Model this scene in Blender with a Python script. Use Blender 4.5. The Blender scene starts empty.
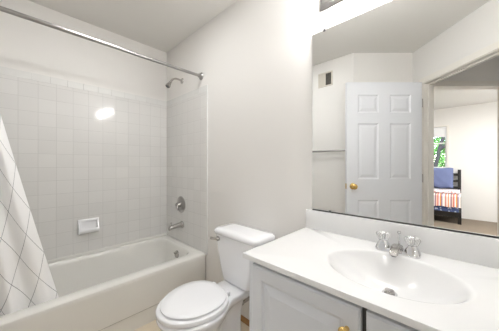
import bpy, bmesh, math, random
from mathutils import Vector, Matrix

S = bpy.context.scene
COL = S.collection
random.seed(7)

# ------------------------------------------------------------------ camera
TH = 0.8088
CAMX, CAMY, CAMZ = 2.4185, -1.1765, 1.175
cd = bpy.data.cameras.new('camera')
cam = bpy.data.objects.new('camera', cd)
COL.objects.link(cam)
cam.location = (CAMX, CAMY, CAMZ)
cam.rotation_euler = (math.pi / 2, 0, math.pi / 2 - TH)   # looks along (-cos TH, sin TH)
cd.sensor_width = 36.0
cd.lens = 222.0546 * 36.0 / 499.0
cd.shift_y = -1.17 / 499.0
cd.clip_start = 0.03
S.camera = cam

# ------------------------------------------------------------------ world
W = bpy.data.worlds.new('sky')
S.world = W
W.use_nodes = True
wn = W.node_tree
sky = wn.nodes.new('ShaderNodeTexSky')
sky.sky_type = 'NISHITA'
sky.sun_elevation = math.radians(48)
sky.sun_rotation = math.radians(20)
sky.sun_disc = False
bg = wn.nodes['Background']
wn.links.new(sky.outputs[0], bg.inputs[0])
bg.inputs[1].default_value = 1.8


def area(name, loc, size, power, rot=(0, 0, 0), color=(1, 1, 1), size_y=None):
    l = bpy.data.lights.new(name, 'AREA')
    l.size = size
    if size_y:
        l.shape = 'RECTANGLE'
        l.size_y = size_y
    l.energy = power
    l.color = color
    o = bpy.data.objects.new(name, l)
    o.location = loc
    o.rotation_euler = rot
    COL.objects.link(o)
    return o


area('bathroom_fill', (0.98, -0.74, 2.42), 0.34, 6.5, color=(0.99, 0.995, 1.0))  # added fill under the bathroom ceiling, no fixture there
area('bedroom_fill', (3.0, -3.55, 2.42), 0.5, 66.0, color=(1.0, 0.985, 0.96))  # added fill to brighten the bedroom, no lamp behind it
area('bedroom_side_fill', (3.70, -4.4, 1.5), 1.1, 9.0, rot=(0, math.radians(90), 0), color=(0.97, 0.985, 1.0))  # added side fill for the bedroom, this wall has no window
hx_, hy_ = CAMX - 1.9 * math.cos(TH) + 3.1 * math.sin(TH), -CAMY - 1.9 * math.sin(TH) - 3.1 * math.cos(TH)
area('hall_fill', (hx_, hy_, 1.35), 0.9, 3.0, rot=(math.radians(90), 0, math.atan2(-math.cos(TH), math.sin(TH)) + math.pi / 2), color=(0.99, 0.995, 1.0), size_y=1.3)  # added fill from the hall's far wall, no window there
BULB = 190.0

S.view_settings.view_transform = 'Standard'
S.view_settings.look = 'None'
S.view_settings.gamma = 1.0
S.view_settings.use_curve_mapping = False
S.view_settings.exposure = 0.24
S.cycles.diffuse_bounces = 8
S.cycles.max_bounces = 14


# ------------------------------------------------------------------ materials
def lin(c):
    c = c / 255.0
    return c / 12.92 if c <= 0.04045 else ((c + 0.055) / 1.055) ** 2.4


def rgb(r, g, b):
    return (lin(r), lin(g), lin(b), 1.0)


def mat(name, col, rough=0.5, metal=0.0, bump=0.0, scale=60.0, var=0.03, coat=0.0, **kw):
    m = bpy.data.materials.new(name)
    m.use_nodes = True
    nt = m.node_tree
    p = nt.nodes['Principled BSDF']
    p.inputs['Roughness'].default_value = rough
    p.inputs['Metallic'].default_value = metal
    p.inputs['Coat Weight'].default_value = coat
    for k, v in kw.items():
        p.inputs[k].default_value = v
    tc = nt.nodes.new('ShaderNodeTexCoord')
    nz = nt.nodes.new('ShaderNodeTexNoise')
    nz.inputs['Scale'].default_value = scale
    nz.inputs['Detail'].default_value = 4.0
    nt.links.new(tc.outputs['Object'], nz.inputs['Vector'])
    mx = nt.nodes.new('ShaderNodeMix')
    mx.data_type = 'RGBA'
    mx.inputs[6].default_value = tuple(c * (1 - var) for c in col[:3]) + (1,)
    mx.inputs[7].default_value = tuple(min(1, c * (1 + var)) for c in col[:3]) + (1,)
    nt.links.new(nz.outputs[0], mx.inputs[0])
    nt.links.new(mx.outputs[2], p.inputs['Base Color'])
    if bump:
        b = nt.nodes.new('ShaderNodeBump')
        b.inputs['Strength'].default_value = bump
        b.inputs['Distance'].default_value = 0.002
        nt.links.new(nz.outputs[0], b.inputs['Height'])
        nt.links.new(b.outputs[0], p.inputs['Normal'])
    return m


def emit(name, col, strength):
    m = bpy.data.materials.new(name)
    m.use_nodes = True
    p = m.node_tree.nodes['Principled BSDF']
    p.inputs['Base Color'].default_value = (0.9, 0.9, 0.9, 1)
    p.inputs['Emission Color'].default_value = col
    p.inputs['Emission Strength'].default_value = strength
    return m


def tile_mat(name, axis, phase_h, phase_v):
    """glazed 4 1/4 inch white tile with pale grout; axis 'X' or 'Y' runs along the wall"""
    m = bpy.data.materials.new(name)
    m.use_nodes = True
    nt = m.node_tree
    p = nt.nodes['Principled BSDF']
    p.inputs['Roughness'].default_value = 0.09
    tc = nt.nodes.new('ShaderNodeTexCoord')
    sp = nt.nodes.new('ShaderNodeSeparateXYZ')
    nt.links.new(tc.outputs['Object'], sp.inputs[0])
    cb = nt.nodes.new('ShaderNodeCombineXYZ')
    a = nt.nodes.new('ShaderNodeMath'); a.operation = 'SUBTRACT'; a.inputs[1].default_value = phase_h - 109
    b = nt.nodes.new('ShaderNodeMath'); b.operation = 'SUBTRACT'; b.inputs[1].default_value = phase_v - 109
    nt.links.new(sp.outputs[axis], a.inputs[0])
    nt.links.new(sp.outputs['Z'], b.inputs[0])
    nt.links.new(a.outputs[0], cb.inputs[0])
    nt.links.new(b.outputs[0], cb.inputs[1])
    br = nt.nodes.new('ShaderNodeTexBrick')
    br.offset = 0.0
    br.squash = 1.0
    br.inputs['Scale'].default_value = 1.0
    br.inputs['Brick Width'].default_value = 0.109
    br.inputs['Row Height'].default_value = 0.109
    br.inputs['Mortar Size'].default_value = 0.0016
    br.inputs['Mortar Smooth'].default_value = 0.3
    br.inputs['Bias'].default_value = 0.0
    br.inputs['Color1'].default_value = rgb(216, 215, 213)
    br.inputs['Color2'].default_value = rgb(220, 219, 217)
    br.inputs['Mortar'].default_value = rgb(202, 201, 199)
    nt.links.new(cb.outputs[0], br.inputs['Vector'])
    nt.links.new(br.outputs['Color'], p.inputs['Base Color'])
    bp = nt.nodes.new('ShaderNodeBump')
    bp.inputs['Strength'].default_value = 0.5
    bp.inputs['Distance'].default_value = 0.0012
    bp.invert = True
    nt.links.new(br.outputs['Fac'], bp.inputs['Height'])
    nt.links.new(bp.outputs[0], p.inputs['Normal'])
    return m


M = {}
M['wall'] = mat('wall_paint', rgb(226, 224, 221), 0.75, bump=0.06, scale=180, var=0.008)
M['ceiling'] = mat('ceiling_paint', rgb(220, 218, 214), 0.9, bump=0.1, scale=140, var=0.01)
M['trim'] = mat('trim_paint', rgb(226, 222, 215), 0.45, var=0.01)
M['door'] = mat('door_paint', rgb(222, 224, 229), 0.4, bump=0.03, scale=40, var=0.01)
M['cabinet'] = mat('cabinet_paint', rgb(205, 208, 213), 0.38, var=0.01)
M['gap_shade'] = mat('cabinet_gap_shade', rgb(70, 68, 66), 0.7, var=0.05)  # dark colour painted as the shade in the cabinet gaps
M['marble'] = mat('cultured_marble', rgb(224, 224, 224), 0.16, scale=9, var=0.008, coat=0.3)
M['porcelain'] = mat('porcelain', rgb(238, 239, 242), 0.1, scale=5, var=0.005, coat=0.4)
M['seat'] = mat('seat_plastic', rgb(240, 241, 244), 0.2, scale=5, var=0.005)
M['enamel'] = mat('tub_enamel', rgb(226, 225, 221), 0.16, scale=5, var=0.006, coat=0.3)
M['tile_y'] = tile_mat('wall_tile_long', 'Y', -0.5166, 1.258)
M['tile_x'] = tile_mat('wall_tile_end', 'X', 0.022, 1.258)
M['bullnose'] = mat('bullnose_glaze', rgb(222, 222, 220), 0.15, var=0.005)
M['chrome'] = mat('chrome', (0.72, 0.72, 0.73, 1), 0.12, 1.0, var=0.02)
M['chrome_dull'] = mat('brushed_nickel', (0.50, 0.48, 0.46, 1), 0.25, 1.0, var=0.03)
M['steel'] = mat('brushed_steel', (0.40, 0.39, 0.38, 1), 0.28, 1.0, var=0.02)
M['brass'] = mat('polished_brass', (0.80, 0.55, 0.20, 1), 0.16, 1.0, var=0.04)
M['acrylic'] = mat('clear_acrylic', (0.97, 0.97, 0.97, 1), 0.04, var=0.0, **{'Transmission Weight': 0.85, 'IOR': 1.45})
M['mirror'] = mat('silvered_glass', (0.93, 0.94, 0.935, 1), 0.0, 1.0, var=0.0)
M['black'] = mat('black_gap', rgb(38, 37, 36), 0.5, var=0.05)
M['vinyl'] = mat('beige_vinyl', rgb(216, 203, 182), 0.45, bump=0.04, scale=14, var=0.05)
M['carpet'] = mat('taupe_carpet', rgb(128, 116, 102), 0.95, bump=0.8, scale=320, var=0.16)
M['stained'] = mat('stained_wood', rgb(150, 108, 62), 0.4, scale=30, var=0.18)
M['darkwood'] = mat('dark_wood', rgb(26, 20, 17), 0.6, scale=30, var=0.2)
M['blue'] = mat('blue_cotton', rgb(104, 114, 152), 0.85, bump=0.3, scale=60, var=0.1)
M['bulb'] = emit('bulb_glow', (1.0, 0.995, 0.985, 1), BULB)
M['glass'] = mat('window_glass', (1, 1, 1, 1), 0.0, var=0.0, **{'Transmission Weight': 1.0, 'IOR': 1.01})
M['shade'] = mat('shade_cloth', rgb(238, 238, 240), 0.8, var=0.01)
M['leaf'] = mat('leaf_green', rgb(112, 158, 78), 0.6, scale=3, var=0.5)
M['bark'] = mat('bark', rgb(52, 46, 42), 0.9, scale=20, var=0.3)
M['grass'] = mat('lawn_green', rgb(100, 140, 70), 0.9, scale=6, var=0.3)
M['vent_shade'] = mat('vent_duct_shade', rgb(60, 58, 55), 0.8, var=0.05)
M['vent'] = mat('vent_enamel', rgb(205, 199, 188), 0.5, var=0.02)
M['rubber'] = mat('grey_rubber', rgb(90, 90, 92), 0.6, var=0.05)
M['braid'] = mat('braided_hose', (0.55, 0.54, 0.53, 1), 0.35, 0.9, scale=400, var=0.2)


def curtain_mat():
    m = bpy.data.materials.new('lattice_curtain_cloth')
    m.use_nodes = True
    nt = m.node_tree
    p = nt.nodes['Principled BSDF']
    p.inputs['Roughness'].default_value = 0.8
    uv = nt.nodes.new('ShaderNodeUVMap')
    sp = nt.nodes.new('ShaderNodeSeparateXYZ')
    nt.links.new(uv.outputs[0], sp.inputs[0])

    def math_(op, a, b=None):
        n = nt.nodes.new('ShaderNodeMath')
        n.operation = op
        for i, v in enumerate((a, b)):
            if v is None:
                continue
            if isinstance(v, (int, float)):
                n.inputs[i].default_value = v
            else:
                nt.links.new(v, n.inputs[i])
        return n.outputs[0]
    s = math_('DIVIDE', sp.outputs[0], 0.205)
    t = math_('DIVIDE', sp.outputs[1], 0.262)
    lines = []
    for op in ('ADD', 'SUBTRACT'):
        k = math_('FRACT', math_('ADD', math_(op, s, t), 50.0))
        dist = math_('ABSOLUTE', math_('SUBTRACT', k, 0.5))
        lines.append(math_('LESS_THAN', dist, 0.0095))
    both = math_('MAXIMUM', lines[0], lines[1])
    mx = nt.nodes.new('ShaderNodeMix')
    mx.data_type = 'RGBA'
    mx.inputs[6].default_value = rgb(243, 243, 243)
    mx.inputs[7].default_value = rgb(138, 138, 142)
    nt.links.new(both, mx.inputs[0])
    nt.links.new(mx.outputs[2], p.inputs['Base Color'])
    return m


def stripes_mat(name, axis, cols, width, soft=False):
    m = bpy.data.materials.new(name)
    m.use_nodes = True
    nt = m.node_tree
    p = nt.nodes['Principled BSDF']
    p.inputs['Roughness'].default_value = 0.9
    tc = nt.nodes.new('ShaderNodeTexCoord')
    sp = nt.nodes.new('ShaderNodeSeparateXYZ')
    nt.links.new(tc.outputs['Object'], sp.inputs[0])
    d = nt.nodes.new('ShaderNodeMath'); d.operation = 'DIVIDE'; d.inputs[1].default_value = width
    nt.links.new(sp.outputs[axis], d.inputs[0])
    fr = nt.nodes.new('ShaderNodeMath'); fr.operation = 'FRACT'
    nt.links.new(d.outputs[0], fr.inputs[0])
    cr = nt.nodes.new('ShaderNodeValToRGB')
    cr.color_ramp.interpolation = 'CONSTANT'
    el = cr.color_ramp.elements
    n = len(cols)
    el[0].position = 0.0; el[0].color = cols[0]
    el[1].position = 1.0 / n; el[1].color = cols[1]
    for i in range(2, n):
        e = el.new(i / n); e.color = cols[i]
    nt.links.new(fr.outputs[0], cr.inputs[0])
    nt.links.new(cr.outputs[0], p.inputs['Base Color'])
    return m


def speckle_mat(name, c1, c2, scale):
    m = bpy.data.materials.new(name)
    m.use_nodes = True
    nt = m.node_tree
    p = nt.nodes['Principled BSDF']
    p.inputs['Roughness'].default_value = 0.9
    tc = nt.nodes.new('ShaderNodeTexCoord')
    v = nt.nodes.new('ShaderNodeTexVoronoi')
    v.inputs['Scale'].default_value = scale
    nt.links.new(tc.outputs['Object'], v.inputs['Vector'])
    cr = nt.nodes.new('ShaderNodeValToRGB')
    cr.color_ramp.elements[0].position = 0.32; cr.color_ramp.elements[0].color = c2
    cr.color_ramp.elements[1].position = 0.40; cr.color_ramp.elements[1].color = c1
    nt.links.new(v.outputs['Distance'], cr.inputs[0])
    nt.links.new(cr.outputs[0], p.inputs['Base Color'])
    return m


# ------------------------------------------------------------------ mesh helpers
def root(name, label, cat, loc=(0, 0, 0), group=None, rz=0.0):
    o = bpy.data.objects.new(name, None)
    o.empty_display_size = 0.05
    COL.objects.link(o)
    o.location = loc
    o.rotation_euler = (0, 0, rz)
    tag(o, label, cat, group)
    return o


def tag(o, label, cat, group=None):
    o['label'] = label
    o['category'] = cat
    if group:
        o['group'] = group
    return o


def struct(o):
    o['kind'] = 'structure'
    return o


def obj(name, bm, m, parent=None, smooth=True, angle=35, local=False):
    """link a bmesh (world coordinates unless local) as one object, child of parent"""
    bmesh.ops.remove_doubles(bm, verts=bm.verts, dist=1e-6)
    bmesh.ops.recalc_face_normals(bm, faces=bm.faces)
    if parent is not None and not local:
        bpy.context.view_layer.update()
        bmesh.ops.transform(bm, matrix=parent.matrix_world.inverted(), verts=bm.verts)
    me = bpy.data.meshes.new(name)
    bm.to_mesh(me)
    bm.free()
    me.materials.append(M[m] if isinstance(m, str) else m)
    if smooth:
        e2f = {}
        for f in me.polygons:
            f.use_smooth = True
            for k in f.edge_keys:
                e2f.setdefault(k, []).append(f.index)
        for f in me.polygons:          # large flat faces between small bevels stay flat
            nb = sorted(me.polygons[i].area for k in f.edge_keys for i in e2f[k] if i != f.index)
            if nb and f.area > 5 * nb[len(nb) // 2]:
                f.use_smooth = False
        me.set_sharp_from_angle(angle=math.radians(angle))
    o = bpy.data.objects.new(name, me)
    COL.objects.link(o)
    if parent is not None:
        o.parent = parent
    return o


def add_box(bm, a, b, bev=0.0, seg=2, mtx=None):
    x0, y0, z0 = a
    x1, y1, z1 = b
    r = bmesh.ops.create_cube(bm, size=1.0)
    vs = r['verts']
    for v in vs:
        v.co = Vector(((v.co.x + .5) * (x1 - x0) + x0, (v.co.y + .5) * (y1 - y0) + y0, (v.co.z + .5) * (z1 - z0) + z0))
    if bev:
        es = {e for v in vs for e in v.link_edges}
        q = bmesh.ops.bevel(bm, geom=list(es), offset=bev, segments=seg, affect='EDGES', profile=0.5)
        vs = list({v for f in q['faces'] for v in f.verts} | {v for v in vs if v.is_valid})
        vs = [v for v in vs if v.is_valid]
    if mtx is not None:
        bmesh.ops.transform(bm, matrix=mtx, verts=vs)
    return bm


def box(a, b, bev=0.0, seg=2, mtx=None):
    return add_box(bmesh.new(), a, b, bev, seg, mtx)


def add_loft(bm, rings, cap0=True, cap1=True, closed=True):
    R = [[bm.verts.new(Vector(p)) for p in ring] for ring in rings]
    n = len(R[0])
    for i in range(len(R) - 1):
        for j in range(n if closed else n - 1):
            k = (j + 1) % n
            try:
                bm.faces.new((R[i][j], R[i][k], R[i + 1][k], R[i + 1][j]))
            except ValueError:
                pass
    if cap0:
        bm.faces.new(list(reversed(R[0])))
    if cap1:
        bm.faces.new(R[-1])
    return bm


def loft(rings, **k):
    return add_loft(bmesh.new(), rings, **k)


def add_lathe(bm, prof, center, axis=(0, 0, 1), n=28, cap=True):
    """prof: list of (radius, height along axis)"""
    ax = Vector(axis).normalized()
    u = ax.orthogonal().normalized()
    v = ax.cross(u)
    c = Vector(center)
    rings = []
    for r, h in prof:
        rings.append([c + ax * h + (u * math.cos(t) + v * math.sin(t)) * max(r, 1e-5)
                      for t in [2 * math.pi * i / n for i in range(n)]])
    return add_loft(bm, rings, cap, cap)


def lathe(*a, **k):
    return add_lathe(bmesh.new(), *a, **k)


def add_tube(bm, pts, r, n=14, cap=True):
    pts = [Vector(p) for p in pts]
    rs = r if isinstance(r, (list, tuple)) else [r] * len(pts)
    t0 = (pts[1] - pts[0]).normalized()
    u = t0.orthogonal().normalized()
    rings = []
    for i, p in enumerate(pts):
        if i == 0:
            t = t0
        elif i == len(pts) - 1:
            t = (pts[-1] - pts[-2]).normalized()
        else:
            t = ((pts[i + 1] - p).normalized() + (p - pts[i - 1]).normalized()).normalized()
        u = (u - t * u.dot(t)).normalized()
        v = t.cross(u)
        rings.append([p + (u * math.cos(a) + v * math.sin(a)) * rs[i] for a in [2 * math.pi * k / n for k in range(n)]])
    return add_loft(bm, rings, cap, cap)


def tube(*a, **k):
    return add_tube(bmesh.new(), *a, **k)


def bez(p0, p1, p2, p3, n=12):
    out = []
    for i in range(n + 1):
        t = i / n
        s = 1 - t
        out.append(tuple(s**3 * a + 3 * s * s * t * b + 3 * s * t * t * c + t**3 * d
                         for a, b, c, d in zip(p0, p1, p2, p3)))
    return out


def prism(pts, z0, z1):
    bm = loft([[(x, y, z0) for x, y in pts], [(x, y, z1) for x, y in pts]])
    bmesh.ops.triangulate(bm, faces=bm.faces[:], ngon_method='EAR_CLIP')
    return bm


def rrect(x0, x1, y0, y1, r, z, k=10):
    """rounded rectangle ring"""
    pts = []
    for cx, cy, a0 in ((x1 - r, y1 - r, 0), (x0 + r, y1 - r, 90), (x0 + r, y0 + r, 180), (x1 - r, y0 + r, 270)):
        for i in range(k + 1):
            a = math.radians(a0 + 90 * i / k)
            pts.append((cx + r * math.cos(a), cy + r * math.sin(a), z))
    return pts


# ------------------------------------------------------------------ plan
# the angled corner of the room: l runs along its short wall, d along its door wall
R2 = Vector((math.sin(TH), -math.cos(TH)))
F2 = Vector((-math.cos(TH), -math.sin(TH)))
O2 = Vector((CAMX, -CAMY))


def L(l, d):
    p = O2 + F2 * d + R2 * l
    return (p.x, p.y)


H = 2.44
XR = 2.72                       # right wall
YN = -1.475                     # wall facing the mirror
LW = 1.865                      # door wall (inner face)
DW = 2.53                       # short angled wall (inner face)
T = 0.10
# corner between YN wall and angled wall: d = DW and y = YN
l_b = (YN - (O2 + F2 * DW).y) / R2.y
B = L(l_b, DW)
l_c = (YN - .1 - (O2 + F2 * (DW + .1)).y) / R2.y
A = L(LW, DW)
d_r = ((O2 + R2 * LW).x - XR) / (-F2.x)
Cc = L(LW, d_r)

# ------------------------------------------------------------------ setting
floor_pts = [(0, 0), (XR, 0), Cc, A, B, (0, YN)]
struct(obj('floor', prism([(-.1, .1), (XR + .1, .1), (XR + .1, Cc[1]), L(LW + .05, d_r), L(LW + .05, DW + .1), L(l_c, DW + .1), (-.1, YN - .1)], -0.08, 0.0), 'vinyl', smooth=False))
struct(obj('ceiling', prism([(-.1, .1), (XR + .1, .1), (XR + .1, Cc[1]), L(LW + .05, d_r), L(LW + .05, DW + .1), L(l_c, DW + .1), (-.1, YN - .1)], H, H + 0.08), 'ceiling', smooth=False))
w_back = struct(obj('wall_back', box((-.1, YN - .1, 0), (0, .1, H)), 'wall', smooth=False))
w_mir = struct(obj('wall_mirror_side', box((0, 0, 0), (XR + .1, .1, H)), 'wall', smooth=False))
struct(obj('wall_right', box((XR, Cc[1] - 0.02, 0), (XR + .1, 0, H)), 'wall', smooth=False))
struct(obj('wall_front', box((0, YN - .1, 0), (B[0], YN, H)), 'wall', smooth=False))
struct(obj('wall_angled', prism([B, A, L(LW, DW + .1), L(l_b, DW + .1)], 0, H), 'wall', smooth=False))

# door wall: pieces either side of the doorway and the header over it
D_H = 2.372      # hinge jamb
D_L = 1.592      # latch jamb
Z_D = 2.03
bm = bmesh.new()
for d0, d1, z0, z1 in ((D_H + .018, DW + .0, 0, H), (0.75, D_L - .018, 0, H), (D_L - .018, D_H + .018, Z_D + .018, H)):
    add_loft(bm, [[(*L(l, d), z) for l, d in ((LW, d0), (LW, d1), (LW + T, d1), (LW + T, d0))] for z in (z0, z1)])
struct(obj('wall_door_side', bm, 'wall', smooth=False))


def lbox(bm, l0, l1, d0, d1, z0, z1, bev=0.0):
    """box in the angled frame"""
    o = O2
    mt = Matrix(((R2.x, F2.x, 0, o.x), (R2.y, F2.y, 0, o.y), (0, 0, 1, 0), (0, 0, 0, 1)))
    return add_box(bm, (l0, d0, z0), (l1, d1, z1), bev, 2, mt)


# doorway lining: jambs, head, stops, casing
bm = bmesh.new()
lbox(bm, LW - .004, LW + T + .004, D_H, D_H + .018, 0, Z_D + .018, .001)
lbox(bm, LW - .004, LW + T + .004, D_L - .018, D_L, 0, Z_D + .018, .001)
lbox(bm, LW - .004, LW + T + .004, D_L, D_H, Z_D, Z_D + .018, .001)
fr = struct(obj('trim_1', bm, 'trim', smooth=False))
bm = bmesh.new()
lbox(bm, LW + .042, LW + .075, D_H - .012, D_H, 0, Z_D, .001)
lbox(bm, LW + .042, LW + .075, D_L, D_L + .012, 0, Z_D, .001)
lbox(bm, LW + .042, LW + .075, D_L + .012, D_H - .012, Z_D - .012, Z_D, .001)
obj('door_stop', bm, 'trim', fr, smooth=False)
bm = bmesh.new()
for l0, l1 in ((LW - .012, LW), (LW + T, LW + T + .012)):
    lbox(bm, l0, l1, D_H + .006, D_H + .062, 0, Z_D + .062, .003)
    lbox(bm, l0, l1, D_L - .062, D_L - .006, 0, Z_D + .062, .003)
    lbox(bm, l0, l1, D_L - .006, D_H + .006, Z_D + .006, Z_D + .062, .003)
obj('casing', bm, 'trim', fr, smooth=False)

# hall beyond the doorway and the bedroom doorway in line with the angled wall
HL = 3.2
bm = bmesh.new()
BL0, BL1, Z_B = 2.092, 2.955, 2.068
for l0, l1, z0, z1 in ((LW + T, BL0, 0, H), (BL1, HL + .1, 0, H), (BL0, BL1, Z_B, H)):
    add_loft(bm, [[(*L(l, d), z) for l, d in ((l0, DW), (l1, DW), (l1, DW + .11), (l0, DW + .11))] for z in (z0, z1)])
struct(obj('wall_hall_end', bm, 'wall', smooth=False))
bm = bmesh.new()
lbox(bm, BL0 - .055, BL0 - .004, DW - .012, DW, 0, Z_B + .05, .002)
lbox(bm, BL1 + .004, BL1 + .055, DW - .012, DW, 0, Z_B + .05, .002)
lbox(bm, BL0 - .004, BL1 + .004, DW - .012, DW, Z_B + .004, Z_B + .05, .002)
lbox(bm, BL0 - .004, BL0 + .006, DW - .004, DW + .114, 0, Z_B, .001)
lbox(bm, BL1 - .006, BL1 + .004, DW - .004, DW + .114, 0, Z_B, .001)
lbox(bm, BL0 + .006, BL1 - .006, DW - .004, DW + .114, Z_B - .008, Z_B + .004, .001)
struct(obj('trim_2', bm, 'trim', smooth=False))
bm = bmesh.new()
add_loft(bm, [[(*L(l, d), z) for l, d in ((HL, .75), (HL + .1, .75), (HL + .1, DW + .11), (HL, DW + .11))] for z in (0, H)])
add_loft(bm, [[(*L(l, d), z) for l, d in ((LW, .65), (HL + .1, .65), (HL + .1, .75), (LW, .75))] for z in (0, H)])
struct(obj('wall_hall', bm, 'wall', smooth=False))
hall = [L(LW + .05, .65), L(HL + .1, .65), L(HL + .1, DW + .0), L(LW + .05, DW + .0)]
struct(obj('floor_hall', prism(hall, -0.08, 0.0), 'carpet', smooth=False))
struct(obj('ceiling_hall', prism(hall, H, H + .08), 'ceiling', smooth=False))

# bedroom shell
BX0, BX1, BY = -0.3, 3.75, -5.53
P1, P2 = L(1.86, DW + .11), L(3.25, DW + .11)
bed_pts = [L(1.86, DW), (P1[0], P1[1]), (BX0, P1[1]), (BX0, BY), (BX1, BY), (BX1, P2[1]), P2, L(3.25, DW)]
struct(obj('floor_bedroom', prism(bed_pts, -0.08, 0.0), 'carpet', smooth=False))
struct(obj('ceiling_bedroom', prism(bed_pts, H, H + .08), 'ceiling', smooth=False))
WX0, WX1, WZ0, WZ1 = 1.25, 2.175, 1.09, 2.03
bm = bmesh.new()
for x0, x1, z0, z1 in ((BX0 - .1, WX0, 0, H), (WX1, BX1 + .1, 0, H), (WX0, WX1, 0, WZ0), (WX0, WX1, WZ1, H)):
    add_box(bm, (x0, BY - .12, z0), (x1, BY, z1))
struct(obj('wall_bedroom_far', bm, 'wall', smooth=False))
bm = bmesh.new()
add_box(bm, (BX0 - .1, BY, 0), (BX0, P1[1] + .1, H))
add_box(bm, (BX0, P1[1], 0), (P1[0], P1[1] + .1, H))
struct(obj('wall_bedroom_left', bm, 'wall', smooth=False))
bm = bmesh.new()
add_box(bm, (BX1, BY, 0), (BX1 + .1, P2[1] + .1, H))
add_box(bm, (P2[0], P2[1], 0), (BX1, P2[1] + .1, H))
struct(obj('wall_bedroom_right', bm, 'wall', smooth=False))

# bedroom window
bm = bmesh.new()
c = .045
add_box(bm, (WX0 - c, BY, WZ0), (WX0, BY + .015, WZ1), .003)
add_box(bm, (WX1, BY, WZ0), (WX1 + c, BY + .015, WZ1), .003)
add_box(bm, (WX0 - c, BY, WZ1), (WX1 + c, BY + .015, WZ1 + .03), .003)
add_box(bm, (WX0 - c, BY, WZ0 - .03), (WX1 + c, BY + .035, WZ0), .003)
win = struct(obj('window_1', bm, 'trim', smooth=False))
bm = bmesh.new()
s = .028
zm = 1.66
for z0, z1, y in ((WZ0, zm + .015, BY - .05), (zm - .015, WZ1, BY - .08)):
    add_box(bm, (WX0, y - .03, z0), (WX0 + s, y, z1), .002)
    add_box(bm, (WX1 - s, y - .03, z0), (WX1, y, z1), .002)
    add_box(bm, (WX0 + s, y - .03, z0), (WX1 - s, y, z0 + s), .002)
    add_box(bm, (WX0 + s, y - .03, z1 - s), (WX1 - s, y, z1), .002)
obj('sash', bm, 'trim', win, smooth=False)
bm = bmesh.new()
add_box(bm, (WX0 + s, BY - .067, WZ0 + s), (WX1 - s, BY - .063, zm))
add_box(bm, (WX0 + s, BY - .097, zm), (WX1 - s, BY - .093, WZ1 - s))
obj('pane', bm, 'glass', win, smooth=False)

# wood shoe moulding behind the toilet
n = 8
prof = [(0, 0)] + [(-.016 * math.cos(math.radians(90 * i / n)), .034 * math.sin(math.radians(90 * i / n))) for i in range(n + 1)]
struct(obj('baseboard_mirror_side', loft([[(x, y, z) for y, z in prof] for x in (.788, 1.770)]), 'stained', angle=50))

# ------------------------------------------------------------------ tile surround
ZT = 1.885
tp = obj('tile_panel', box((0, YN, .36), (.008, 0, ZT - .055)), 'tile_y', w_back, smooth=False)
bm = bmesh.new()
for i in range(14):
    y1 = -.008 - i * .109
    y0 = max(YN, y1 - .1082)
    if y1 - y0 > .01:
        add_box(bm, (0, y0, ZT - .0545), (.0085, y1, ZT))
obj('bullnose_edging', bm, 'bullnose', w_back, smooth=False)
obj('tile_panel', box((.008, -.008, .36), (.771, 0, ZT - .055)), 'tile_x', w_mir, smooth=False)
bm = bmesh.new()
for i in range(7):
    x0 = .009 + i * .109
    add_box(bm, (x0, -.0085, ZT - .0545), (min(x0 + .1082, .771), 0, ZT))
add_box(bm, (.7712, -.011, .372), (.787, 0, ZT), .004)
obj('bullnose_edging', bm, 'bullnose', w_mir, smooth=False)

# ------------------------------------------------------------------ bathtub
tub = root('bathtub', 'white alcove bathtub with apron front below tiled walls', 'bathtub', (.38, -.74, 0))
Y0, Y1 = YN + .003, -.0095
X0, X1 = .0095, .76
rz = .375


def tub_ring(x0, x1, y0, y1, r, z):
    return rrect(x0, x1, y0, y1, r, z, 12)


rings = [
    tub_ring(X0, X1 - .016, Y0, Y1, .004, .0),
    tub_ring(X0, X1 - .016, Y0, Y1, .004, .110),
    tub_ring(X0, X1 - .004, Y0, Y1, .004, .120),
    tub_ring(X0, X1 - .002, Y0, Y1, .004, .19),
    tub_ring(X0, X1, Y0, Y1, .004, .345),
    tub_ring(X0, X1, Y0, Y1, .006, .362),
    tub_ring(X0, X1 - .004, Y0, Y1, .008, .371),
    tub_ring(X0, X1 - .013, Y0, Y1, .010, rz),
    tub_ring(.030, .668, Y0 + .05, -.062, .11, rz),
    tub_ring(.036, .660, Y0 + .057, -.068, .11, .372),
    tub_ring(.044, .650, Y0 + .066, -.075, .11, .362),
    tub_ring(.050, .642, Y0 + .076, -.081, .11, .340),
    tub_ring(.062, .628, Y0 + .115, -.092, .11, .25),
    tub_ring(.080, .610, Y0 + .17, -.112, .11, .14),
    tub_ring(.100, .590, Y0 + .21, -.15, .10, .09),
    tub_ring(.140, .550, Y0 + .26, -.20, .08, .072),
    tub_ring(.25, .44, Y0 + .5, -.40, .05, .066),
]
obj('basin_and_apron', loft(rings), 'enamel', tub, angle=40)
obj('tiling_flange', box((.0085, Y0, .374), (.018, Y1, .402), .003), 'enamel', tub)
ov = obj('overflow_plate', lathe([(.0, .012), (.020, .011), (.032, .007), (.036, .0), (.036, -.03)], (.392, -.089, .290), (0, -1, .12)), 'chrome_dull', tub)
obj('overflow_lever', tube([(.392, -.098, .294), (.392, -.112, .302), (.392, -.120, .314)], [.004, .004, .006]), 'chrome_dull', ov)
obj('drain', lathe([(.0, .004), (.02, .004), (.03, .002), (.032, -.01)], (.345, -.30, .070)), 'chrome_dull', tub)

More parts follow.
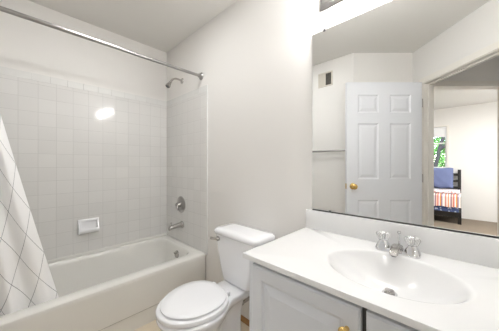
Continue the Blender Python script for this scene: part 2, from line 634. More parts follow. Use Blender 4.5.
# ------------------------------------------------------------------ shower fittings on the plumbing wall
SX = .338
sh = root('shower_fixture', 'small dark chrome shower head on a bent arm above the tiles', 'shower head', (SX, 0, 2.03))
obj('wall_flange', lathe([(.0, .016), (.014, .015), (.026, .006), (.029, 0)], (SX, 0, 2.033), (0, -1, 0)), 'chrome_dull', sh)
arm = bez((SX, -.005, 2.033), (SX, -.07, 2.045), (SX, -.10, 2.04), (SX, -.125, 1.992), 14)
obj('shower_arm', tube(arm, .0095), 'chrome_dull', sh)
dv = Vector((0, -.045, -.075)).normalized()
hd = obj('spray_head', lathe([(.009, -.01), (.012, 0), (.0135, .010), (.011, .016), (.015, .022), (.023, .050), (.024, .062), (.021, .066)], (SX, -.125, 1.992), tuple(dv)), 'chrome_dull', sh)
obj('spray_face', lathe([(.020, 0), (.018, .003)], Vector((SX, -.125, 1.992)) + dv * .0655, tuple(dv)), 'rubber', hd)

vx = .328
va = root('shower_valve', 'round chrome tub valve plate with a single lever on the tiles', 'shower valve', (vx, -.009, .763))
obj('escutcheon', lathe([(.0, .016), (.035, .015), (.07, .009), (.083, .003), (.086, 0)], (vx, -.0085, .763), (0, -1, 0), n=40), 'steel', va)
obj('valve_hub', lathe([(.028, .010), (.027, .03), (.022, .05), (.012, .056), (.0, .057)], (vx, -.0085, .763), (0, -1, 0)), 'chrome_dull', va)
obj('lever', tube([(vx, -.05, .763), (vx + .012, -.058, .745), (vx + .03, -.062, .715)], [.012, .010, .008]), 'chrome_dull', va)

sx = .352
tsx = root('tub_spout', 'dark chrome tub spout projecting from tiles below the round valve plate', 'tub spout', (sx, -.009, .56))
rr = []
for y, hw, zt, zb in ((-.0085, .031, .592, .530), (-.02, .028, .588, .533), (-.06, .0235, .583, .536), (-.105, .0225, .577, .533), (-.135, .022, .571, .524), (-.148, .018, .563, .521), (-.152, .012, .556, .524)):
    ring = []
    for i in range(20):
        a = 2 * math.pi * i / 20
        ring.append((sx + hw * math.cos(a), y, (zt + zb) / 2 + (zt - zb) / 2 * math.sin(a)))
    rr.append(ring)
obj('spout_body', loft(rr), 'chrome_dull', tsx)
obj('diverter_knob', lathe([(.004, 0), (.004, .02), (.009, .022), (.009, .03), (.0, .033)], (sx, -.128, .57)), 'chrome_dull', tsx)
obj('wall_ring', lathe([(.036, 0), (.037, .004), (.033, .010)], (sx, -.0085, .561), (0, -1, 0)), 'steel', tsx)

# ------------------------------------------------------------------ soap dish
yd0, yd1, zd0, zd1 = -.812, -.658, .566, .690
sd = root('soap_dish', 'white ceramic soap dish set in the tiled back wall', 'soap dish', (.008, -.72, .63))
def sd_ring(i, x, top=0.0):
    return [(x, yd0 + i, zd0 + i), (x, yd1 - i, zd0 + i), (x - top, yd1 - i, zd1 - i), (x - top, yd0 + i, zd1 - i)]


obj('back_plate', loft([sd_ring(0, .0085), sd_ring(0, .026, .008), sd_ring(.004, .032, .010), sd_ring(.010, .034, .010), sd_ring(.018, .034, .009), sd_ring(.021, .028, .006), sd_ring(.025, .024, .004)]), 'porcelain', sd, angle=50)
bm = bmesh.new()
prof = [(.013, zd0 + .028), (.013, zd0 + .006), (.035, zd0 + .001), (.048, zd0 + .006), (.055, zd0 + .018), (.057, zd0 + .040), (.054, zd0 + .044), (.049, zd0 + .040), (.046, zd0 + .032), (.040, zd0 + .026)]
add_loft(bm, [[(x, y, z) for x, z in prof] for y in (yd0 + .003, yd1 - .003)])
for y0 in (yd0 + .0025, yd1 - .0145):
    add_loft(bm, [[(.013, y, zd0 + .01), (.045, y, zd0 + .006), (.053, y, zd0 + .02), (.055, y, zd0 + .042), (.042, y, zd0 + .066), (.028, y, zd0 + .10), (.013, y, zd0 + .10)] for y in (y0, y0 + .012)])
obj('tray', bm, 'porcelain', sd, angle=50)

# ------------------------------------------------------------------ shower rod and curtain
rx, rzz = .684, 1.9865
rod = root('shower_rod', 'brushed steel shower curtain rod spanning the bathtub alcove', 'curtain rod', (rx, -.74, rzz))
obj('rod', tube([(rx, -.004, rzz), (rx, -.7, rzz), (rx, YN + .004, rzz)], .0125, 20), 'steel', rod)
for y, s in ((0, -1), (YN, 1)):
    obj('flange', lathe([(.034, 0), (.034, .006), (.026, .012), (.018, .016), (.018, .03), (.013, .03)], (rx, y, rzz), (0, s, 0)), 'steel', rod)

bm = bmesh.new()
uvl = bm.loops.layers.uv.new('UVMap')
NU, NV = 120, 60
zt_, zb_ = rzz + .002, .285
grid = []
edge_top, edge_bot = -1.342, -.982
yl = YN + .012
for j in range(NV + 1):
    v = j / NV
    z = zt_ + (zb_ - zt_) * v
    ye = edge_top + (edge_bot - edge_top) * v ** 1.08
    row = []
    for i in range(NU + 1):
        u = i / NU
        y = yl + (ye - yl) * u
        amp = .030 * (1 - v) + .022 * v
        x = rx - .024 * v ** .5 + amp * math.sin(u * math.pi * 7.0 + .9 * v + .5) * (.35 + .65 * min(1, v * 4 + .2)) \
            + .008 * math.sin(u * 31 + 3 * v)
        x -= .018 * v
        if j == 0:
            x = rx + .012 * math.sin(u * math.pi * 7.0 + .5)
        row.append((bm.verts.new((x, y, z)), (-(1 - u) * .82, z)))
    grid.append(row)
for j in range(NV):
    for i in range(NU):
        q = [grid[j][i], grid[j][i + 1], grid[j + 1][i + 1], grid[j + 1][i]]
        f = bm.faces.new([a[0] for a in q])
        for lp, a in zip(f.loops, q):
            lp[uvl].uv = a[1]
cur = obj('shower_curtain', bm, curtain_mat(), angle=80)
tag(cur, 'white shower curtain with thin grey diamond lattice lines, drawn aside on the rod', 'shower curtain')
sm = cur.modifiers.new('thickness', 'SOLIDIFY')
sm.thickness = .0018

# ------------------------------------------------------------------ toilet
TX = 1.352
toi = root('toilet', 'white two-piece toilet with closed lid between bathtub and vanity', 'toilet', (TX, -.35, 0))


def tank_ring(hw, y0, y1, z, r=.035, bow=.012):
    ring = rrect(TX - hw, TX + hw, y0, y1, r, z, 6)
    out = []
    for x, y, zz in ring:
        k = 1 - ((x - TX) / hw) ** 2
        t = (y1 - y) / (y1 - y0)
        out.append((x, y - bow * k * t, zz))
    return out


tk = obj('tank', loft([tank_ring(.112, -.180, -.055, .378, .035), tank_ring(.126, -.194, -.044, .386, .04), tank_ring(.136, -.200, -.040, .40, .04), tank_ring(.158, -.204, -.036, .47, .04),
                       tank_ring(.186, -.208, -.030, .60), tank_ring(.201, -.210, -.028, .688)]), 'porcelain', toi, angle=45)
obj('tank_lid', loft([tank_ring(.200, -.208, -.026, .6885), tank_ring(.207, -.216, -.022, .692), tank_ring(.211, -.220, -.018, .700),
                      tank_ring(.211, -.220, -.018, .712), tank_ring(.207, -.216, -.022, .722), tank_ring(.196, -.205, -.032, .729), tank_ring(.15, -.17, -.06, .7315)]), 'porcelain', toi, angle=50)
lv = obj('flush_lever', tube([(TX - .150, -.222, .662), (TX - .175, -.232, .660), (TX - .215, -.230, .655), (TX - .222, -.229, .654)], [.007, .007, .009, .006]), 'chrome_dull', toi)
obj('lever_base', lathe([(.016, 0), (.016, .006), (.011, .014), (.0, .016)], (TX - .150, -.214, .662), (0, -1, 0)), 'chrome_dull', lv)


def bowl_ring(z, w, yf, yb, deck, yw=-.47, dy=-.26, n=64):
    """outline: rounded egg in front, narrower deck behind; w half width, yf front, yb back"""
    half = []
    for i in range(n + 1):
        t = i / n
        y = yf + (yb - yf) * (0.5 - 0.5 * math.cos(math.pi * t))
        if y < yw:
            q = (yw - y) / (yw - yf)
            hw = w * math.sqrt(max(0, 1 - q ** 2.15))
        else:
            q = min(1, (y - yw) / (dy - yw))
            sm_ = q * q * (3 - 2 * q)
            hw = w + (deck - w) * sm_
            e = (yb - y)
            if e < .03:
                hw = max(.0, hw - .03 + math.sqrt(max(0, .03 ** 2 - (.03 - e) ** 2)))
        half.append((hw, y))
    right = [(TX + hw, y, z) for hw, y in half]
    left = [(TX - hw, y, z) for hw, y in reversed(half[1:-1])]
    return right + left


BX = TX - .022
bowl = loft([[(x - .017, y, z) for x, y, z in q] for q in (
    bowl_ring(0, .110, -.575, -.16, .080),
    bowl_ring(.02, .107, -.570, -.165, .078),
    bowl_ring(.10, .095, -.555, -.17, .066),
    bowl_ring(.18, .104, -.572, -.17, .062),
    bowl_ring(.25, .126, -.606, -.165, .064),
    bowl_ring(.305, .152, -.645, -.15, .072),
    bowl_ring(.330, .166, -.665, -.06, .096),
    bowl_ring(.352, .176, -.682, -.048, .102),
    bowl_ring(.368, .180, -.690, -.042, .104),
    bowl_ring(.376, .178, -.688, -.044, .102),
    bowl_ring(.380, .172, -.682, -.05, .096),
)])
obj('bowl', bowl, 'porcelain', toi, angle=50)


def egg(z, w, yf, yb, yc=-.475, n=56):
    pts = []
    for i in range(n):
        a = 2 * math.pi * i / n
        c, s = math.cos(a), math.sin(a)
        if s < 0:
            y = yc + s * (yc - yf)
            x = w * (1 if c > 0 else -1) * abs(c) ** .96
        else:
            y = yc + (yb - yc) * abs(s) ** .9
            x = w * (1 if c > 0 else -1) * abs(c) ** .86
        pts.append((TX + x, y, z))
    return pts


def eggs(*rows):
    return [[(x - .026, y + .004, z + .009) for x, y, z in egg(*q)] for q in rows]


obj('seat', loft(eggs((.3725, .172, -.686, -.305), (.378, .179, -.692, -.300), (.395, .179, -.692, -.300), (.4005, .174, -.687, -.304))), 'seat', toi, angle=50)
obj('seat_lid', loft(eggs((.4020, .158, -.664, -.318), (.405, .165, -.671, -.312), (.413, .165, -.671, -.312), (.420, .156, -.661, -.320), (.426, .11, -.60, -.36), (.428, .05, -.53, -.42))), 'seat', toi, angle=50)
for s in (-1, 1):
    obj('hinge', box((BX + s * .068 - .015, -.310, .381), (BX + s * .068 + .015, -.286, .412), .006, 3), 'seat', toi)

vx_, vz_ = 1.308, .205
vlv = root('shutoff_valve', 'chrome water shutoff valve with oval handle behind the toilet', 'valve', (vx_, 0, vz_))
obj('wall_flange', lathe([(.030, 0), (.028, .004), (.014, .010), (.009, .012)], (vx_, 0, vz_), (0, -1, 0)), 'chrome_dull', vlv)
obj('valve_body', add_tube(tube([(vx_, -.005, vz_), (vx_, -.085, vz_)], .011), [(vx_, -.065, vz_ - .005), (vx_, -.065, vz_ + .035)], .010), 'chrome_dull', vlv)
ring = [[(vx_ + r * .019 * math.cos(a), y, vz_ + r * .013 * math.sin(a)) for a in [2 * math.pi * i / 24 for i in range(24)]] for r, y in ((.7, -.084), (1, -.088), (1, -.098), (.7, -.103))]
obj('handle', loft(ring), 'chrome_dull', vlv)
obj('supply_hose', tube(bez((vx_, -.065, vz_ + .03), (vx_ + .02, -.07, vz_ + .13), (TX - .12, -.13, .28), (TX - .09, -.12, .380), 18), .0055), 'braid', vlv)

# ------------------------------------------------------------------ vanity cabinet
VX0, VX1 = 1.771, 2.679
van = root('vanity_cabinet', 'white painted vanity cabinet with raised panel doors under the sink top', 'cabinet', ((VX0 + VX1) / 2, -.25, 0))
bm = bmesh.new()
yf = -.499
add_box(bm, (VX0, yf, .0), (VX0 + .018, -.004, .7888), .001)
add_box(bm, (VX1 - .018, yf, .0), (VX1, -.004, .7888), .001)
add_box(bm, (VX0 + .018, -.43, .09), (VX1 - .018, -.004, .105))
add_box(bm, (VX0 + .018, -.012, .09), (VX1 - .018, -.004, .7888))
add_box(bm, (VX0 + .018, -.43, .0), (VX1 - .018, -.415, .09))
add_box(bm, (VX0 + .018, yf, .735), (VX1 - .018, yf + .018, .7888))
add_box(bm, (VX0 + .018, yf, .09), (VX1 - .018, yf + .018, .115))
add_box(bm, (VX0 + .018, yf, .115), (VX0 + .045, yf + .018, .735))
add_box(bm, (VX1 - .045, yf, .115), (VX1 - .018, yf + .018, .735))
obj('carcass', bm, 'cabinet', van, smooth=False)
obj('door_gap_shade', box((2.2, yf - .0006, .10), (2.245, yf + .016, .772)), 'gap_shade', van, smooth=False)  # dark strip paints the shade in the gap between the doors
obj('shadow_strip', box((VX0 + .02, yf - .0006, .770), (VX1 - .02, yf + .012, .7795)), 'gap_shade', van, smooth=False)  # dark strip paints the shadow line under the counter overhang


def panel_rings(x0, x1, z0, z1, y, steps):
    """raised panel on a face looking towards -Y: list of (inset, protrusion)"""
    return [[(x0 + i, y - p, z0 + i), (x1 - i, y - p, z0 + i), (x1 - i, y - p, z1 - i), (x0 + i, y - p, z1 - i)] for i, p in steps]


for x0, x1, kx in ((1.803, 2.2155, 2.180), (2.2295, 2.654, 2.268)):
    z0, z1 = .112, .7715
    y = yf - .001
    bm = loft(panel_rings(x0, x1, z0, z1, y, [(0, 0), (0, .014), (.006, .019), (.048, .019), (.052, .017), (.056, .010), (.062, .009), (.088, .017), (.092, .0185)]))
    dr = obj('door', bm, 'cabinet', van, angle=12)
    obj('knob', lathe([(.007, 0), (.006, .010), (.008, .014), (.015, .020), (.0165, .026), (.013, .031), (.0, .033)], (kx, y - .019, .702), (0, -1, 0)), 'brass', dr)

# ------------------------------------------------------------------ countertop with moulded basin
CX0, CX1, CY0, CY1 = 1.765, 2.695, -.533, -.001
ZC = .81
ctr = root('countertop', 'white cultured marble vanity top with moulded oval sink', 'countertop', ((CX0 + CX1) / 2, -.27, ZC))
NA = 144
bx, by, ba, bb = 2.236, -.287, .206, .165
dx_, dy_ = 2.226, -.225


def to_rect(a, ins):
    cx, cy = math.cos(a) * ba, math.sin(a) * bb
    ks = []
    if cx > 1e-9: ks.append((CX1 - ins - bx) / cx)
    if cx < -1e-9: ks.append((CX0 + ins - bx) / cx)
    if cy > 1e-9: ks.append((CY1 - by) / cy)
    if cy < -1e-9: ks.append((CY0 + ins - by) / cy)
    k = min(ks)
    return bx + cx * k, by + cy * k


angs = [2 * math.pi * i / NA for i in range(NA)]
for px, py in ((CX0, CY0), (CX1, CY0), (CX0, CY1), (CX1, CY1)):      # snap to the corners
    a = math.atan2((py - by) / bb, (px - bx) / ba) % (2 * math.pi)
    k = min(range(NA), key=lambda q: abs(angs[q] - a))
    angs[k] = a
rings = []
depth = .112


def bowl_pt(a, t, off=0.0):
    cx = dx_ + (bx - dx_) * t
    cy = dy_ + (by - dy_) * t
    z = ZC - depth * (1 - t ** 2.5) - off
    return (cx + ba * t * math.cos(a), cy + bb * t * math.sin(a), z)


for t in (.10, .2, .3, .4, .5, .6, .7, .78, .85, .91, .95, .975):
    rings.append([bowl_pt(a, t) for a in angs])
for t, dz in ((.995, .0035), (1.015, .0012), (1.035, .0003), (1.06, 0)):
    rings.append([(bx + ba * t * math.cos(a), by + bb * t * math.sin(a), ZC - dz) for a in angs])
for ins, dz in ((.006, 0), (.0008, .0008), (0, .003)):
    rings.append([(*to_rect(a, ins), ZC - dz) for a in angs])
rings.append([(*to_rect(a, 0), ZC - .0195) for a in angs])
rings.append([(*to_rect(a, .006), ZC - .0205) for a in angs])
rings.append([(bx + ba * 1.05 * math.cos(a), by + bb * 1.05 * math.sin(a), ZC - .0205) for a in angs])
for t in (.95, .8, .6, .3):
    rings.append([bowl_pt(a, t, .02) for a in angs])
obj('sink_top', loft(rings), 'marble', ctr, angle=40)
obj('backsplash', box((CX0, -.020, ZC - .0005), (CX1, -.0015, .9135), .003), 'marble', ctr)
dr = obj('drain', lathe([(.019, .009), (.023, .009), (.025, .007), (.025, -.02)], (dx_, dy_, ZC - depth - .006)), 'chrome', ctr)
obj('stopper', lathe([(.017, .0), (.0175, .006), (.015, .009), (.0, .010)], (dx_, dy_, ZC - depth + .003)), 'chrome_dull', dr)

# ------------------------------------------------------------------ faucet
fx, fy = 2.226, -.088
fc = root('faucet', 'chrome centerset faucet with clear acrylic knobs on the sink top', 'faucet', (fx, fy, ZC))
bm = loft([rrect(fx - .078, fx + .078, fy - .026, fy + .024, .018, ZC + .0005, 6), rrect(fx - .078, fx + .078, fy - .026, fy + .024, .018, ZC + .008, 6),
           rrect(fx - .072, fx + .072, fy - .021, fy + .019, .016, ZC + .016, 6)])
for s in (-1, 1):
    c = (fx + s * .051, fy - .001, ZC + .010)
    add_loft(bm, [rrect(c[0] - a, c[0] + a, c[1] - b, c[1] + b, min(a, b) * .6, c[2] + z, 6) for a, b, z in ((.027, .024, 0), (.021, .019, .018), (.014, .014, .030), (.011, .011, .034))])
obj('base', bm, 'chrome', fc)
rr = []
for y, hw, zt, zb in ((fy + .016, .019, .026, .006), (fy + .008, .0195, .033, .006), (fy - .02, .0185, .036, .008), (fy - .05, .0165, .032, .010), (fy - .072, .0155, .026, .008), (fy - .080, .012, .022, .009)):
    ring = []
    for i in range(20):
        a = 2 * math.pi * i / 20
        ca, sa = math.cos(a), math.sin(a)
        ca = math.copysign(abs(ca) ** .6, ca); sa = math.copysign(abs(sa) ** .6, sa)
        ring.append((fx + hw * ca, y, ZC + (zt + zb) / 2 + (zt - zb) / 2 * sa))
    rr.append(ring)
sp = obj('spout', loft(rr), 'chrome_dull', fc)  # duller metal than the base imitates dark reflections on the chrome
obj('aerator', lathe([(.009, 0), (.0095, -.002), (.0095, -.006), (.008, -.006)], (fx, fy - .066, ZC + .010)), 'rubber', sp)
obj('lift_rod', lathe([(.0028, 0), (.0028, .045), (.006, .048), (.0075, .053), (.006, .058), (.0, .060)], (fx + .004, fy + .014, ZC + .028)), 'chrome', fc)
for s in (-1, 1):
    hx = fx + s * .051
    n = 32
    rings = []
    for r, z in ((.011, .036), (.016, .042), (.021, .052), (.0255, .066), (.023, .072), (.010, .0735)):
        rings.append([(hx + r * (1 + .11 * math.cos(8 * 2 * math.pi * i / n)) * math.cos(2 * math.pi * i / n),
                       fy - .001 + r * (1 + .11 * math.cos(8 * 2 * math.pi * i / n)) * math.sin(2 * math.pi * i / n), ZC + z) for i in range(n)])
    kb = obj('knob', loft(rings), 'acrylic', fc, angle=25)
    obj('knob_cap', lathe([(.0085, 0), (.009, .002), (.006, .0045), (.0, .005)], (hx, fy - .001, ZC + .0725)), 'chrome', kb)
    obj('knob_stem', lathe([(.007, 0), (.006, .008), (.005, .03)], (hx, fy - .001, ZC + .039)), 'chrome', kb)

# ------------------------------------------------------------------ mirror
mr = root('wall_mirror', 'large frameless wall mirror above the vanity backsplash', 'mirror', (2.25, -.003, .918))
MX0, MX1, MZ0, MZ1 = 1.800, 2.690, .9195, 1.915
obj('mirror_glass', box((MX0, -.0065, MZ0), (MX1, -.0005, MZ1)), 'mirror', mr, smooth=False)
obj('bottom_channel', box((MX0, -.0085, .914), (MX1, -.0005, .9205), .0008), 'black', mr)
for x in (1.872, 2.25, 2.62):
    obj('clip', box((x - .006, -.011, MZ1 - .007), (x + .006, -.0005, MZ1 + .007), .002), 'rubber', mr)
for x in (1.905, 2.60):
    obj('clip', box((x - .006, -.011, .9145), (x + .006, -.0005, MZ0 + .006), .002), 'rubber', mr)

# ------------------------------------------------------------------ vanity light
lt = root('vanity_light', 'metal strip light fixture on the wall above the mirror', 'light fixture', (2.225, 0, 2.09))
lx0, lx1, lz0, lz1 = 1.846, 2.606, 2.032, 2.150
bm = loft([[(x0, y, z0), (x1, y, z0), (x1, y, z1), (x0, y, z1)] for x0, x1, z0, z1, y in
           [(lx0 + i, lx1 - i, lz0 + i, lz1 - i, -p) for i, p in ((0, .0005), (0, .010), (.012, .018), (.015, .018), (.017, .014), (.020, .020), (.026, .024))]])
obj('backplate', bm, 'steel', lt, angle=15)
for k in range(4):
    x = lx0 + .095 + k * .19
    b = obj('bulb', lathe([(.012, -.045), (.013, -.036), (.019, -.028)] + [(.027 * math.sin(math.radians(a)), -.006 - .027 * math.cos(math.radians(a))) for a in range(60, 181, 10)], (x, -.092, 2.090), (0, -1, 0)), 'bulb', lt)
    obj('socket', lathe([(.022, 0), (.022, .018), (.017, .024)], (x, -.023, 2.090), (0, -1, 0)), 'steel', b)

# ------------------------------------------------------------------ things seen in the mirror: door, towel bar, vent
DH = Vector(L(1.815, D_H - .0365))         # hinge corner
door = struct(bpy.data.objects.new('door_1', None))
COL.objects.link(door)
door.location = (DH.x, DH.y, 0)
door.rotation_euler = (0, 0, math.atan2(-R2.y, -R2.x))      # local +X runs from the hinge to the latch; local +Y?
bpy.context.view_layer.update()
sgn = 1 if (door.matrix_world.to_3x3() @ Vector((0, 1, 0))).dot(Vector((F2.x, F2.y, 0))) > 0 else -1   # sign of +F2 (away from the mirror)
DWID, DTH = .787, .035


def door_face(bm, yface, out):
    """stiles, rails and six raised panels of one face; out = +1/-1 outward along local Y"""
    xs = [(.115, .335), (.452, .672)]
    zs = [(.24, .80), (1.02, 1.605), (1.715, 1.905)]
    xs_all = [0.0, .115, .335, .452, .672, DWID]
    z_all = [.012, .24, .80, 1.02, 1.605, 1.715, 1.905, 2.035]
    vs = {}

    def V(x, z):
        k = (round(x, 4), round(z, 4))
        if k not in vs:
            vs[k] = bm.verts.new((x, yface, z))
        return vs[k]
    for i in range(5):
        for j in range(7):
            x0, x1, z0, z1 = xs_all[i], xs_all[i + 1], z_all[j], z_all[j + 1]
            if i in (1, 3) and j in (1, 3, 5):
                steps = [(.006, -.004), (.012, -.009), (.022, -.009), (.044, -.003), (.050, -.002)]
                prev = [V(x0, z0), V(x1, z0), V(x1, z1), V(x0, z1)]
                for ins, dy in steps:
                    cur = [bm.verts.new((xx, yface + out * dy, zz)) for xx, zz in
                           ((x0 + ins, z0 + ins), (x1 - ins, z0 + ins), (x1 - ins, z1 - ins), (x0 + ins, z1 - ins))]
                    for q in range(4):
                        bm.faces.new((prev[q], prev[(q + 1) % 4], cur[(q + 1) % 4], cur[q]))
                    prev = cur
                bm.faces.new(prev)
            else:
                bm.faces.new((V(x0, z0), V(x1, z0), V(x1, z1), V(x0, z1)))
    return vs


bm = bmesh.new()
fA = door_face(bm, 0.0, -sgn)
fB = door_face(bm, sgn * DTH, sgn)
xs_all = [0.0, .115, .335, .452, .672, DWID]
z_all = [.012, .24, .80, 1.02, 1.605, 1.715, 1.905, 2.035]


def strip(keys):
    for a, b in zip(keys[:-1], keys[1:]):
        bm.faces.new((fA[a], fA[b], fB[b], fB[a]))


def K(x, z): return (round(x, 4), round(z, 4))


strip([K(x, .012) for x in xs_all]); strip([K(x, 2.035) for x in xs_all])
strip([K(0, z) for z in z_all]); strip([K(DWID, z) for z in z_all])
obj('door_leaf', bm, 'door', door, angle=12, local=True)
kz = .945
for yy, s in ((0.0, -sgn), (sgn * DTH, sgn)):
    obj('door_knob', lathe([(.032, 0), (.031, .004), (.014, .010), (.011, .026), (.016, .032), (.026, .042), (.028, .052), (.022, .062), (.0, .066)], (DWID - .062, yy, kz), (0, s, 0)), 'brass', door, local=True)
obj('latch_plate', box((DWID - .0005, min(0, sgn * DTH) + .006, kz - .028), (DWID + .002, max(0, sgn * DTH) - .006, kz + .028)), 'brass', door, local=True)
for z in (.26, 1.03, 1.82):
    obj('hinge', lathe([(.006, -.045), (.006, .045)], (-.006, sgn * (DTH + .003), z)), 'steel', door, local=True)
    obj('hinge_leaf', box((-.012, min(0, sgn * DTH) + .002, z - .044), (.0, max(0, sgn * DTH) - .002, z + .044)), 'steel', door, local=True)

tb = root('towel_bar', 'pale painted towel bar on the wall across from the mirror', 'towel bar', (1.23, YN, 1.335))
obj('rail', tube([(.955, YN + .055, 1.335), (1.515, YN + .055, 1.335)], .0115, 16), 'steel', tb)
for x in (.955, 1.505):
    obj('bracket', lathe([(.026, 0), (.026, .006), (.014, .014), (.012, .045), (.017, .052), (.017, .068), (.0, .070)], (x, YN, 1.335), (0, 1, 0)), 'steel', tb)

vt = root('air_vent', 'small rectangular metal air vent high on the wall beyond the mirror', 'vent', (1.2, YN, 2.225))
vx0, vx1, vz0, vz1 = 1.108, 1.292, 2.135, 2.312
bm = bmesh.new()
f_ = .016
add_box(bm, (vx0, YN, vz0), (vx1, YN + .008, vz0 + f_), .002)
add_box(bm, (vx0, YN, vz1 - f_), (vx1, YN + .008, vz1), .002)
add_box(bm, (vx0, YN, vz0 + f_), (vx0 + f_, YN + .008, vz1 - f_), .002)
add_box(bm, (vx1 - f_, YN, vz0 + f_), (vx1, YN + .008, vz1 - f_), .002)
vc = (vx0 + vx1) / 2
add_box(bm, (vc - .004, YN, vz0 + f_), (vc + .004, YN + .006, vz1 - f_), .001)
obj('frame', bm, 'vent', vt, smooth=False)
obj('duct_shade', box((vx0 + f_, YN + .0004, vz0 + f_), (vx1 - f_, YN + .0012, vz1 - f_)), 'vent_shade', vt, smooth=False)  # flat dark sheet painted as the shade behind the louvres
for x0, x1, ang in ((vx0 + f_, vc - .004, -18), (vc + .004, vx1 - f_, 66)):
    nl = 6
    for k in range(nl):
        x = x0 + (x1 - x0) * (k + .5) / nl
        mt = Matrix.Translation((x, YN + .005, 0)) @ Matrix.Rotation(math.radians(ang), 4, 'Z')
        obj('louvre', box((-.0052, -.0006, vz0 + f_), (.0052, .0006, vz1 - f_), 0, 2, mt), 'vent', vt, smooth=False)

# ------------------------------------------------------------------ bedroom things seen through the doorways
bed = root('bed', 'dark wood bed seen through the doorway below the bedroom window', 'bed', (1.5, -5.1, 0))
ex = 2.42
fyb, hyb = -4.79, -5.44
bm = bmesh.new()
add_box(bm, (.45, fyb - .03, .13), (ex, fyb, .23), .004)
add_box(bm, (.45, hyb, .13), (ex, hyb + .03, .23), .004)
add_box(bm, (.45, hyb + .03, .15), (.48, fyb - .03, .23), .004)
add_box(bm, (ex - .03, hyb + .03, .15), (ex, fyb - .03, .23), .004)
obj('bed_frame', bm, 'darkwood', bed, smooth=False)
bm = bmesh.new()
add_box(bm, (.48, hyb + .03, .16), (ex - .03, fyb - .03, .18))
obj('slat_base', bm, 'darkwood', bed)
for x, y, z1 in ((ex - .055, fyb - .05, .14), (.45, fyb - .05, .14), (ex - .06, hyb - .03, 1.06), (.45, hyb - .03, 1.06)):
    obj('post', box((x, y, 0), (x + .055, y + .05, z1), .004), 'darkwood', bed)
for z in (.64, .785, .925):
    obj('headboard_rail', box((.50, hyb - .022, z), (ex - .06, hyb + .008, z + .055), .003), 'darkwood', bed)
M['print'] = speckle_mat('blue_dotted_cotton', rgb(70, 84, 128), rgb(190, 196, 214), 26)
obj('mattress', box((.50, hyb + .04, .185), (ex - .035, fyb - .035, .545), .04, 4), 'print', bed)

M['stripe'] = stripes_mat('striped_cotton', 'X', [rgb(238, 226, 220), rgb(214, 126, 108), rgb(244, 236, 230), rgb(228, 160, 124), rgb(240, 232, 228), rgb(150, 112, 128), rgb(240, 200, 180), rgb(210, 110, 96), rgb(236, 232, 236), rgb(226, 160, 90), rgb(150, 120, 150), rgb(246, 240, 236)], .24)
bl = bmesh.new()
prof = [(hyb + .10, .549), (hyb + .10, .567), (fyb - .08, .567), (fyb - .045, .559), (fyb - .018, .535), (fyb - .010, .44), (fyb - .008, .325),
        (fyb - .028, .325), (fyb - .030, .44), (fyb - .034, .52), (fyb - .055, .545), (fyb - .08, .549)]
nx = 60
rings = []
for i in range(nx + 1):
    x = .52 + (ex - .008 - .52) * i / nx
    w = .006 * math.sin(i * 1.9) + .004 * math.sin(i * .7)
    rings.append([(x, y + (w if z < .53 else 0), z + (.008 * math.sin(i * .9) if z < .33 else 0)) for y, z in prof])
tag(obj('bedspread', loft(rings), M['stripe'], angle=40), 'red and white striped bedspread over the far bedroom bed', 'bedspread')
# folded quilt and cushions
qb = []
for i in range(25):
    x = .54 + (ex - .02 - .54) * i / 24
    w = .006 * math.sin(i * 2.1)
    qb.append([(x, y + w, z + w) for y, z in ((-5.28, .576), (-4.96, .576), (-4.93, .592), (-4.935, .622), (-4.97, .640), (-5.26, .644), (-5.29, .62))])
M['quilt'] = speckle_mat('white_dotted_quilt', rgb(226, 226, 232), rgb(208, 150, 140), 22)
tag(obj('folded_quilt', loft(qb), M['quilt'], angle=50), 'white patterned quilt lying folded on the striped bedspread', 'quilt')


def pillow(name, cx, y, z, w, h, t, tilt, label):
    bm = bmesh.new()
    n = 20
    mt = Matrix.Translation((cx, y, z)) @ Matrix.Rotation(math.radians(tilt), 4, 'X')
    for s in (-1, 1):
        g = [[bm.verts.new(mt @ Vector((w / 2 * (2 * i / n - 1), s * t / 2 * ((1 - (2 * i / n - 1) ** 4) * (1 - (2 * j / n - 1) ** 4)) ** .55
                                        + .006 * math.sin(i * 1.1 + j * .6), h / 2 * (2 * j / n - 1) + .008 * math.sin(i * .8)))) for i in range(n + 1)] for j in range(n + 1)]
        for j in range(n):
            for i in range(n):
                bm.faces.new((g[j][i], g[j][i + 1], g[j + 1][i + 1], g[j + 1][i]))
    o = obj(name, bm, 'blue', angle=80)
    return tag(o, label, 'pillow')


pillow('pillow', 1.965, -5.20, .885, .66, .44, .15, 16, 'blue pillow propped on the bed against dark headboard rails')

bm = box((WX0 + .03, BY - .03, 1.80), (WX1 - .005, BY - .024, WZ1 - .002))
add_tube(bm, [(WX0 + .02, BY - .025, WZ1 - .02), (WX1 - .002, BY - .025, WZ1 - .02)], .016)
tag(obj('window_shade', bm, 'shade'), 'white roller shade drawn a third of the way down the bedroom window', 'window shade')

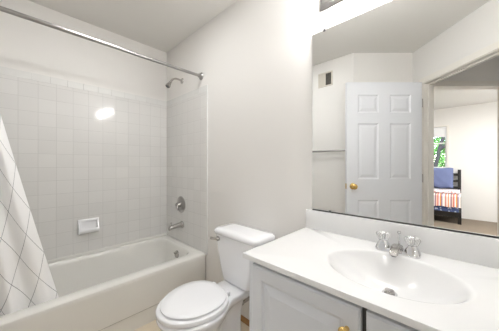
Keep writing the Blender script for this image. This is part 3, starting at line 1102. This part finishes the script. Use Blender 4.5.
# outside the bedroom window
struct(obj('ground', box((-8, -22, -.35), (12, BY - .3, -.3)), 'grass', smooth=False))
tree = root('tree', 'leafy green tree outside the bedroom window', 'tree', (1.2, -8.6, -.3))
bm = tube([(1.68, -8.3, -.3), (1.74, -8.3, .6), (1.81, -8.3, 1.13), (1.93, -8.3, 1.8), (2.06, -8.32, 2.25), (2.0, -8.35, 3.2)], [.09, .07, .055, .05, .04, .02], 10)
add_tube(bm, [(1.74, -8.3, .6), (1.4, -8.3, 1.3), (1.0, -8.3, 2.4)], [.08, .05, .03], 8)
add_tube(bm, [(1.90, -8.3, 1.65), (2.15, -8.25, 1.85), (2.5, -8.2, 2.1)], [.05, .045, .03], 8)
obj('trunk', bm, 'bark', tree)
bm = bmesh.new()
for i in range(9000):
    while True:
        p = Vector((random.uniform(-1, 1), random.uniform(-1, 1), random.uniform(-1, 1)))
        if p.length < 1:
            break
    p = Vector((1.2 + p.x * 2.4, -9.75 + p.y * 1.25, 1.9 + p.z * 2.1))
    r = Matrix.Rotation(random.uniform(0, 6.28), 3, 'Z') @ Matrix.Rotation(random.uniform(-1.5, 1.5), 3, 'X') @ Matrix.Rotation(random.uniform(0, 6.28), 3, 'Z')
    s = random.uniform(.06, .12)
    q = [p + r @ Vector(c) * s for c in ((-1, 0, 0), (0, -.45, .1), (1, 0, 0), (0, .45, .1))]
    bm.faces.new([bm.verts.new(v) for v in q])
obj('foliage', bm, 'leaf', tree, smooth=False)

# parts that look different from the rest of their thing
for o in COL.objects:
    if o.parent is None:
        continue
    kind, owner = o.name.split('.')[0], o.parent.name.split('.')[0]
    text = {('knob', 'door'): 'round brass knob', ('drain', 'countertop'): 'chrome drain', ('flush_lever', 'toilet'): 'chrome flush lever',
            ('knob', 'faucet'): 'clear acrylic knob', ('overflow_plate', 'bathtub'): 'round chrome overflow plate',
            ('door_knob', 'door_1'): 'brass knob', ('bulb', 'vanity_light'): 'small glowing bulb'}.get((kind, owner))
    if text:
        o['label'] = text
